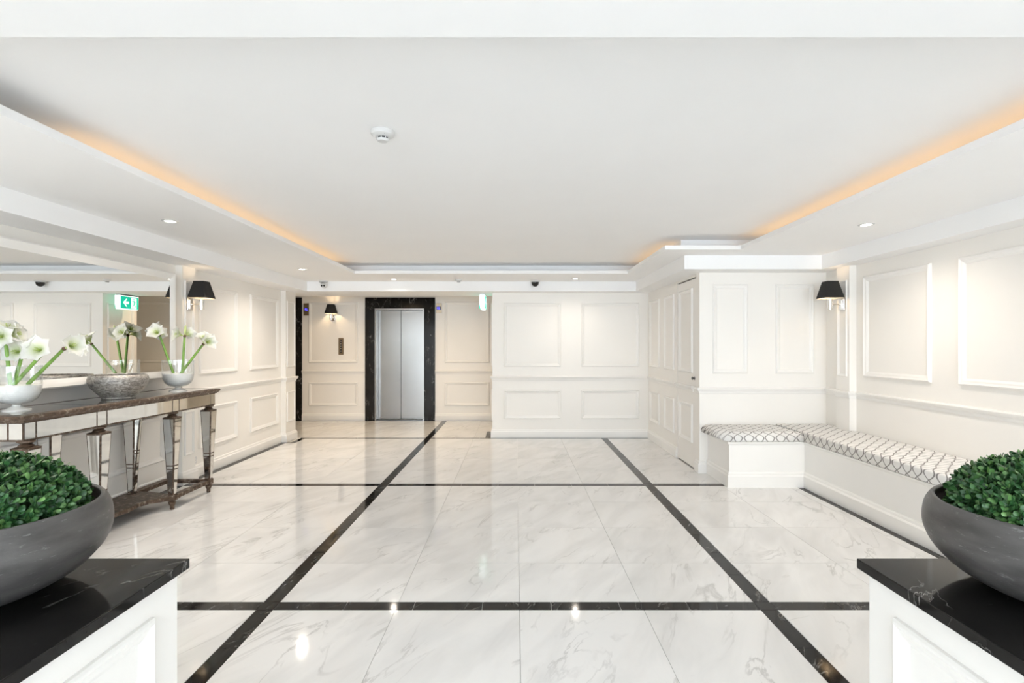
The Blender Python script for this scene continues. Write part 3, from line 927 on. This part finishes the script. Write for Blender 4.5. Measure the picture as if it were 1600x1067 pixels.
# ------------------------------------------------------------------ mirror above the console
mi = thing('wall_mirror', 'large rectangular wall mirror in a cream frame above the console', 'mirror', (XL, 4.15, 1.10))
MY0, MY1, MZ0, MZ1 = 3.10, 5.20, 1.095, 2.115
fr = MB()
GX = 0.088
prof = [(0.0, 0.0), (0.0, GX+0.012), (0.012, GX+0.020), (0.035, GX+0.014), (0.055, GX+0.006), (0.068, GX+0.001), (0.068, 0.0)]
vs, fs = [], []
for o, h in prof:
    for (a, z) in ((MY0+o, MZ0+o), (MY1-o, MZ0+o), (MY1-o, MZ1-o), (MY0+o, MZ1-o)):
        vs.append((h, a-4.15, z-1.10))
for q in range(len(prof)-1):
    for k in range(4):
        l = (k+1) % 4
        fs.append((q*4+k, q*4+l, (q+1)*4+l, (q+1)*4+k))
MB().add(vs, fs).build('frame', M['trimw'], mi)
MB().box(GX-0.008, GX, MY0+0.06-4.15, MY1-0.06-4.15, MZ0+0.06-1.10, MZ1-0.06-1.10).build('mirror_glass', M['mirror'], mi)

# ------------------------------------------------------------------ table ware
bowl = MB().lathe([(0.0009,0.004),(0.1075,0.0),(0.1135,0.006),(0.1101,0.014),(0.1419,0.045),(0.1763,0.085),(0.1961,0.125),(0.1995,0.150),(0.1935,0.172),(0.1840,0.186),(0.1780,0.188),(0.1754,0.182),(0.1840,0.155),(0.1763,0.12),(0.1376,0.06),(0.0860,0.025),(0.0009,0.02)], n=48)
o = bowl.build('decorative_bowl', M['silver'], None, True, (-3.125, 4.18, TZ+0.001))
tag(o, 'wide crackled silver bowl on the console between the two vases', 'bowl')

def make_vase(loc, label):
    t = thing('footed_vase', label, 'vase', loc, 0, 'footed glass vases on the console')
    MB().lathe([(0.001,0.0),(0.072,0.0),(0.072,0.005),(0.046,0.014),(0.026,0.025),(0.021,0.031),(0.026,0.036),(0.001,0.037)], n=40).build('foot', M['foot_refraction'], t, True)
    outer_ = [(0.001,0.0375),(0.026,0.0378),(0.032,0.039),(0.074,0.049),(0.106,0.074),(0.122,0.112),(0.127,0.165),(0.128,0.285)]
    inner_ = [(0.1255,0.285),(0.1245,0.165),(0.1195,0.114),(0.1035,0.077),(0.073,0.053),(0.028,0.044),(0.001,0.043)]
    MB().lathe(outer_+inner_, n=40).build('glass', M['glass'], t, True)
    MB().lathe([(0.001,0.0440),(0.028,0.0450),(0.072,0.054),(0.1025,0.078),(0.1185,0.1145),(0.1230,0.160),(0.11,0.163),(0.001,0.165)], n=40).build('white_sand', M['sand'], t, True)
    return t
VA = (-3.195, 3.40, TZ+0.0012); VB = (-3.09, 4.86, TZ+0.0012)
make_vase(VA, 'footed glass vase with white sand at the near end of the console')
make_vase(VB, 'footed glass vase with white sand at the far end of the console')

def petal_mesh(L, W, flare):
    nu, nv = 6, 4
    vs, fs = [], []
    for i in range(nu+1):
        s = i/nu
        r = 0.006 + flare*(s**1.6)*L
        z = L*(0.95*s - 0.38*s**3)
        wd_ = W*math.sin(PI*min(1, 0.12+0.88*s)**1.3)*0.5*(1 if s < 0.98 else 0.3)
        for j in range(nv+1):
            q = j/nv*2-1
            y = q*wd_
            vs.append((r - 0.10*abs(q)**2*W*(1-s), y, z + 0.12*W*q*q*(s) + 0.003*math.sin(9*s+4*q)))
    for i in range(nu):
        for j in range(nv):
            a = i*(nv+1)+j
            fs.append((a, a+nv+1, a+nv+2, a+1))
    me = MB().add(vs, fs).mesh('petal', True, False)
    me.materials.append(M['petal'])
    return me
PET = [petal_mesh(0.100, 0.090, 0.80), petal_mesh(0.096, 0.074, 0.76)]

def bloom(parent, base, direction, size=1.0, local_off=Vector((0,0,0))):
    q = Vector((0,0,1)).rotation_difference(Vector(direction).normalized())
    b = MB()
    b.lathe([(0.003,-0.012),(0.006,-0.006),(0.008,0.004),(0.011,0.016)], n=12, cap0=True)
    for k in range(6):
        a = k*PI/3+0.2
        b.tube([(0.003*math.cos(a),0.003*math.sin(a),0.0),(0.006*math.cos(a),0.006*math.sin(a)-0.002,0.035),(0.012*math.cos(a),0.012*math.sin(a)-0.006,0.062)], [0.0012,0.0011,0.0018], 5)
    o = b.build('bloom', M['throat'], parent, True)
    o.location = Vector(base) - local_off
    o.rotation_mode = 'QUATERNION'; o.rotation_quaternion = q; o.scale = (size,)*3
    for k in range(6):
        p_ = obj('petal', PET[k % 2], None, o)
        p_.rotation_euler = (0, 0, k*PI/3 + random.uniform(-.1,.1))
        s_ = random.uniform(0.93, 1.07); p_.scale = (s_, s_, s_)

def amaryllis(foot, tip, blooms, label, bud=None, bend=0.0):
    f, t_ = Vector(foot), Vector(tip)
    t = thing('amaryllis_stem', label, 'flower', foot, 0, 'white amaryllis stems')
    pts, rad = [], []
    for i in range(9):
        s = i/8
        p = f.lerp(t_, s) + Vector((0, 0, bend*math.sin(PI*s)))
        pts.append(p - f); rad.append(0.012 - 0.0025*s)
    st = MB().tube(pts, rad, 10).build('stem', M['stem'], t, True)
    MB().lathe([(0.0095,-0.012),(0.013,-0.002),(0.012,0.006),(0.004,0.012)], n=10, cap1=True, org=tuple(t_-f)).build('husk', M['husk'], t, True)
    for d, ln, sz in blooms:
        dv = Vector(d).normalized()
        b0 = t_ + dv*ln
        MB().tube([t_-f, (t_-f)+dv*ln*0.6, (t_-f)+dv*(ln+0.004)], [0.006,0.005,0.0065], 8).build('flower_stalk', M['bud'], t, True)
        bloom(t, b0, dv, sz, f)
    if bud:
        dv = Vector(bud).normalized()
        bp = MB().tube([t_-f, (t_-f)+dv*0.03, (t_-f)+dv*0.055, (t_-f)+dv*0.085, (t_-f)+dv*0.10], [0.004,0.006,0.012,0.009,0.002], 8)
        bp.build('bud', M['bud'], t, True)
    return t
Z0 = TZ + 0.165
# far vase
amaryllis((VB[0]-0.03, VB[1]-0.02, Z0), (-3.20, 4.77, 1.50), [((0.15,-0.75,0.35),0.03,1.0), ((-0.45,-0.15,0.6),0.03,0.95), ((-0.5,0.75,0.25),0.03,0.9)], 'white amaryllis leaning left toward the mirror from the far vase')
amaryllis((VB[0]+0.02, VB[1]+0.03, Z0), (-3.03, 4.86, 1.495), [((-0.55,-0.75,0.25),0.03,0.9), ((0.0,0.8,0.35),0.03,0.85)], 'upright white amaryllis with a pale bud in the far vase', bud=(0.15,-0.1,1))
amaryllis((VB[0]+0.045, VB[1]-0.03, Z0), (-2.835, 4.82, 1.42), [((0.75,-0.30,0.25),0.03,1.0), ((0.25,-0.35,0.85),0.03,0.95)], 'white amaryllis leaning right out over the table end from the far vase')
# near vase
amaryllis((VA[0]+0.01, VA[1]-0.03, Z0), (-2.985, 3.36, 1.365), [((0.25,-0.85,0.22),0.03,1.05), ((-0.5,-0.5,0.5),0.03,0.9)], 'white amaryllis facing the entrance from the near vase')
amaryllis((VA[0]+0.045, VA[1]+0.03, Z0), (-2.925, 3.44, 1.385), [((0.75,-0.15,0.22),0.035,1.0), ((0.55,0.75,0.25),0.04,0.95)], 'white amaryllis leaning right from the near vase', bud=(0.6,0.3,0.75))
amaryllis((VA[0]-0.03, VA[1]-0.01, Z0), (-3.25, 3.38, 1.46), [((0.35,-0.75,0.05),0.03,1.0), ((0.35,-0.1,0.85),0.03,1.0), ((0.75,0.3,0.25),0.03,0.9)], 'white amaryllis at the left edge rising from the near vase')
amaryllis((VA[0]-0.045, VA[1]+0.03, Z0), (-3.22, 3.47, 1.36), [((0.2,-0.85,0.1),0.03,1.0)], 'low white amaryllis behind the other stems in the near vase')

# ------------------------------------------------------------------ plinths with planted bowls
def make_plinth(sign, label):
    # local: inner vertical side face at x = 0 (visible), body extends to -x ; mirrored with sign
    xi = -1.0 if sign < 0 else 1.045
    t = thing('plinth', label, 'plinth', (xi, 1.27, 0), 0, 'entrance plinths')
    s = sign
    zt = 0.75
    def bx(x0, x1, y0, y1, z0, z1, nm, mat, bev=0):
        a, b = sorted((s*x0, s*x1))
        me = MB().box(a, b, y0, y1, z0, z1).mesh(nm)
        if bev: bevel_mesh(me, bev, 2)
        return obj(nm, me, mat, t)
    W, Y0, Y1 = 0.84, -0.45, 0.36
    bx(0.0, W, Y0, Y1, zt-0.030, zt, 'marble_top', M['black'], 0.0025)
    def path(o):
        x = s*o
        return [(x, Y0+o), (x, Y1-o), (s*(W-o), Y1-o), (s*(W-o), Y0+o)]
    pth = path(0.024)
    if s > 0: pth = pth[::-1]
    # the right-hand side of this clockwise path is inside, so step outwards with negative distances
    prof = [(0.0, 0.650), (-0.003, 0.662), (-0.006, 0.680), (-0.014, 0.694), (-0.026, 0.700), (-0.030, 0.7195), (0.0, 0.7195)]
    prof = [(-d if True else d, z) for d, z in prof]
    me = MB().sweep(pth[::-1] if s > 0 else pth[::-1], prof, closed=True).mesh('cap_moulding')
    obj('cap_moulding', me, M['trimw'], t)
    bx(0.024, W-0.024, Y0+0.024, Y1-0.024, 0.0, 0.7198, 'body', M['trimw'])
    me2 = MB().sweep(pth[::-1], [(0,0.0),(0.018,0.0),(0.018,0.10),(0.010,0.115),(0,0.12)], closed=True).mesh('skirting')
    obj('skirting', me2, M['trimw'], t)
    # moulded panel on the inner side face and on the back face
    f = '+x' if s < 0 else '-x'
    panel(t, f, s*0.024, Y0+0.12, Y1-0.14, 0.2, 0.64, 0.05, 0.020)
    panel(t, '+y', Y1-0.024, *sorted((s*0.14, s*(W-0.14))), 0.2, 0.64, 0.05, 0.020)
    return t
make_plinth(-1, 'white panelled plinth with black marble top at the left of the entrance')
make_plinth(1, 'white panelled plinth with black marble top at the right of the entrance')

def foliage_mesh(R=0.242, zs=0.56, n_sprig=1450):
    rnd = random.Random(3)
    v, f, tone = [], [], []
    def leaf(base, axis, side, L, W, t):
        nn = axis.cross(side).normalized()
        # obovate cupped leaf, 8 vertices
        prof = [(0.0,0.10),(0.35,0.42),(0.70,0.50),(0.92,0.30)]
        k = len(v)
        pts = []
        for s_, w_ in prof:
            c = base + axis*(s_*L) + nn*(0.22*L*s_*s_)
            pts.append(c - side*(w_*W) + nn*0.15*W); pts.append(c + side*(w_*W) + nn*0.15*W)
        mid = [base + axis*(s_*L) + nn*(0.22*L*s_*s_) for s_, _ in prof]
        tip = base + axis*L + nn*(0.22*L)
        allp = []
        for i in range(4): allp += [pts[2*i], mid[i], pts[2*i+1]]
        allp.append(tip)
        v.extend(tuple(p) for p in allp)
        for i in range(3):
            a = k+i*3
            f.append((a, a+1, a+4, a+3)); f.append((a+1, a+2, a+5, a+4))
        f.append((k+9, k+10, k+12)); f.append((k+10, k+11, k+12))
        tone.extend([t]*len(allp))
    ga = PI*(3-math.sqrt(5))
    for i in range(n_sprig):
        u = (i+0.5)/n_sprig
        cz = 1 - u*1.16
        sr = math.sqrt(max(0, 1-cz*cz)); a = i*ga + rnd.uniform(-.2,.2)
        d = Vector((sr*math.cos(a), sr*math.sin(a), cz))
        rr_ = R*rnd.uniform(0.90, 1.0)
        p = Vector((d.x*rr_, d.y*rr_, d.z*rr_*zs))
        nrm = (Vector((d.x, d.y, d.z/zs)).normalized() + Vector((rnd.uniform(-.35,.35), rnd.uniform(-.35,.35), rnd.uniform(-.1,.5)))).normalized()
        tan = nrm.cross(Vector((0.31,0.2,0.93))).normalized(); bit = nrm.cross(tan)
        t0 = rnd.random()
        for lay, (spread, n_l, off) in enumerate(((0.35, 2, 0.010), (0.75, 2, 0.004), (1.1, 3, -0.004))):
            for q in range(n_l):
                an = 2*PI*q/n_l + lay*1.57 + rnd.uniform(-.3,.3)
                out = tan*math.cos(an) + bit*math.sin(an)
                ax = (nrm*math.cos(spread) + out*math.sin(spread)).normalized()
                sd = ax.cross(nrm)
                if sd.length < 1e-4: sd = tan
                sd = sd.normalized()
                leaf(p + nrm*off, ax, sd, rnd.uniform(0.016, 0.022), rnd.uniform(0.010, 0.0135), min(1, max(0, 0.35*t0 + rnd.uniform(0.0,0.55) + (0.15 if lay == 0 else -0.05))))
    me = bpy.data.meshes.new('foliage')
    me.from_pydata(v, [], f)
    at = me.attributes.new('tone', 'FLOAT', 'POINT')
    at.data.foreach_set('value', tone)
    me.polygons.foreach_set('use_smooth', [True]*len(me.polygons))
    me.materials.append(M['leaf'])
    me.update()
    return me
FOL = foliage_mesh()
def make_planter(loc, rz, label):
    t = thing('planted_bowl', label, 'planter', loc, rz, 'boxwood planters on the plinths')
    prof = [(0.001,0.0),(0.12,0.0)] + smooth_profile([(0.135,0.0),(0.185,0.016),(0.245,0.048),(0.288,0.092),(0.307,0.132),(0.311,0.165),(0.306,0.200),(0.294,0.224),(0.286,0.229),(0.280,0.224),(0.288,0.203),(0.291,0.172)]) + [(0.270,0.12),(0.20,0.06),(0.001,0.05)]
    MB().lathe(prof, n=96).build('bowl', M['stone'], t, True)
    MB().lathe([(0.001,0.180),(0.15,0.179),(0.289,0.174)], n=40).build('soil', M['soil'], t)
    cz = 0.215
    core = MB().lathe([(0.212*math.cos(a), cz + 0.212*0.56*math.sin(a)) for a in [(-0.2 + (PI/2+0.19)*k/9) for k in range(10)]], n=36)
    core.build('dark_core', M['core_shade'], t, True)
    o = obj('foliage', FOL, None, t, (0, 0, cz)); o['kind'] = 'stuff'
    return t
make_planter((-1.425, 1.37, 0.7505), 0.0, 'charcoal stone bowl of clipped boxwood on the left plinth')
make_planter((1.437, 1.37, 0.7505), 2.1, 'charcoal stone bowl of clipped boxwood on the right plinth')

# ------------------------------------------------------------------ small ceiling fittings
def smoke_detector(x, y, z, s, label):
    t = thing('smoke_detector', label, 'smoke detector', (x, y, z), 0, 'ceiling smoke detectors')
    P_ = lambda pr: [(r*s, h*s) for r, h in pr]
    MB().lathe(P_([(0.060,-0.0005),(0.060,-0.012),(0.056,-0.022),(0.040,-0.030),(0.034,-0.032),(0.001,-0.032)]), n=32).build('base', M['plastic'], t, True)
    MB().lathe(P_([(0.026,-0.032),(0.026,-0.042),(0.001,-0.042)]), n=24).build('sensor_gap', M['darkplate'], t, True)
    MB().lathe(P_([(0.032,-0.042),(0.031,-0.047),(0.024,-0.053),(0.001,-0.053)]), n=24, cap0=True).build('sensor_cap', M['plastic'], t, True)
    r = MB()
    for k in range(8):
        a = 2*PI*k/8; c_, s_ = math.cos(a)*0.029*s, math.sin(a)*0.029*s
        r.box(c_-0.002*s, c_+0.002*s, s_-0.002*s, s_+0.002*s, -0.0425*s, -0.0315*s)
    r.build('sensor_ribs', M['plastic'], t)
    MB().lathe([(0.0005,0.0),(0.002,0.0)], n=8, org=(0.02*s,-0.045*s,-0.0285*s)).build('indicator_light', M['darkplate'], t)
smoke_detector(-0.681, 2.717, ZC, 1.0, 'white smoke detector on the raised ceiling')
smoke_detector(-0.82, 7.62, ZS, 0.85, 'small white smoke detector on the soffit in front of the elevator lobby')

t = thing('dome_camera', 'black dome security camera under the soffit before the middle wall', 'camera', (0.283, 7.78, ZS))
MB().lathe([(0.072,-0.0005),(0.072,-0.012),(0.064,-0.020),(0.056,-0.022),(0.001,-0.022)], n=32).build('base', M['plastic'], t, True)
MB().lathe([(0.055,-0.022),(0.053,-0.045),(0.043,-0.068),(0.022,-0.084),(0.001,-0.088)], n=32).build('dome', M['blackgloss'], t, True)

t = thing('ball_camera', 'white ball security camera with two dark lenses at the left soffit corner', 'camera', (-2.82, 7.78, ZS))
MB().lathe([(0.062,-0.0005),(0.062,-0.018),(0.052,-0.026),(0.001,-0.026)], n=28).build('base', M['plastic'], t, True)
body = MB().lathe([(0.001,-0.044),(0.02,-0.0425),(0.038,-0.030),(0.0465,-0.012),(0.048,0.0),(0.046,0.014),(0.038,0.030),(0.02,0.043),(0.001,0.048)], n=24, org=(0.012, -0.01, -0.066))
hd = body.build('ball_housing', M['plastic'], t, True)
for dx in (-0.017, 0.017):
    MB().lathe([(0.0005,-0.006),(0.013,-0.006),(0.014,0.0)], n=14, axis='y', org=(0.012+dx, -0.051, -0.078)).build('lens', M['blackgloss'], t, True)
MB().tube([(-0.022,-0.050,-0.048),(-0.008,-0.055,-0.041),(0.012,-0.0565,-0.039),(0.032,-0.055,-0.041),(0.046,-0.050,-0.048)], 0.004, 6).build('lens_hood', M['darksteel'], t)

# exit sign hanging under the bulkhead, read from the side (and in the mirror)
t = thing('exit_sign', 'illuminated green exit sign seen edge-on hanging before the lobby', 'exit sign', (-0.52, 8.42, ZB))
SL, SH = 0.20, 0.235
vs = []
for y in (-SL, SL):
    vs += [(-0.042,y,-0.02),(0.042,y,-0.02),(0.042,y,-0.15),(0.026,y,-SH),(-0.026,y,-SH),(-0.042,y,-0.15)]
MB().add(vs, [(0,1,2,3,4,5),(11,10,9,8,7,6)]+[(i,(i+1)%6,6+(i+1)%6,6+i) for i in range(6)]).build('housing', M['exit_white'], t)
MB().box(-0.04, 0.04, -SL+0.02, SL-0.02, -0.02, 0.0).build('mounting_plate', M['darksteel'], t)
for sg in (-1, 1):
    fx = sg*0.0425
    fcs = MB().box(*sorted((fx, fx+sg*0.004)), -SL+0.008, SL-0.008, -SH+0.012, -0.035).build('green_face', M['exit_green'], t)
    px = fx + sg*0.0042
    def flat(poly, nm, mat, e=0.0012):
        n = len(poly)
        vv = [(px, y, z) for y, z in poly] + [(px+sg*e, y, z) for y, z in poly]
        MB().add(vv, [tuple(range(n)), tuple(range(n, 2*n))]+[(i,(i+1)%n,n+(i+1)%n,n+i) for i in range(n)]).build(nm, mat, fcs)
    zc = -0.13
    # arrow towards the entrance side
    flat([(-0.145,zc),(-0.080,zc+0.062),(-0.055,zc+0.062),(-0.095,zc+0.020),(-0.020,zc+0.020),(-0.020,zc-0.020),(-0.095,zc-0.020),(-0.055,zc-0.062),(-0.080,zc-0.062)], 'arrow', M['exit_white'])
    # doorway with running figure
    flat([(0.030,zc-0.085),(0.145,zc-0.085),(0.145,zc+0.080),(0.030,zc+0.080)], 'doorway', M['exit_white'])
    px = px + sg*0.0014
    def limb(a, b, wd_):
        a, b = Vector(a), Vector(b); d = (b-a).normalized(); n_ = Vector((-d.y, d.x))*wd_
        flat([tuple(a+n_), tuple(b+n_), tuple(b-n_), tuple(a-n_)], 'running_figure', M['exit_green'])
    c0 = (0.083, zc+0.058)
    flat([(c0[0]+0.013*math.cos(k*PI/5), c0[1]+0.013*math.sin(k*PI/5)) for k in range(10)], 'running_figure', M['exit_green'])
    limb((0.085, zc+0.04), (0.094, zc-0.015), 0.011)
    limb((0.085, zc+0.036), (0.056, zc+0.018), 0.005); limb((0.056, zc+0.018), (0.042, zc+0.028), 0.005)
    limb((0.088, zc+0.034), (0.118, zc+0.020), 0.005); limb((0.118, zc+0.020), (0.122, zc-0.002), 0.005)
    limb((0.092, zc-0.012), (0.068, zc-0.040), 0.007); limb((0.068, zc-0.040), (0.058, zc-0.078), 0.006)
    limb((0.096, zc-0.012), (0.112, zc-0.045), 0.007); limb((0.112, zc-0.045), (0.136, zc-0.060), 0.006)

# power outlet above the left skirting
t = thing('power_outlet', 'white double power outlet low on the left wall beyond the console', 'outlet', (XL, 5.635, 0.185))
me = MB().box(0, 0.009, -0.057, 0.057, -0.035, 0.035).mesh('plate'); bevel_mesh(me, 0.003, 2); obj('plate', me, M['plastic'], t)
for dy in (-0.028, 0.028):
    so = MB().box(0.009, 0.0105, dy-0.016, dy+0.016, -0.022, 0.014).build('socket', M['trimw'], t)
    sl = MB()
    sl.box(0.0105, 0.0109, dy-0.009, dy-0.006, -0.004, 0.006); sl.box(0.0105, 0.0109, dy+0.006, dy+0.009, -0.004, 0.006); sl.box(0.0105, 0.0109, dy-0.0015, dy+0.0015, -0.018, -0.010)
    sl.build('slots', M['darkplate'], so)
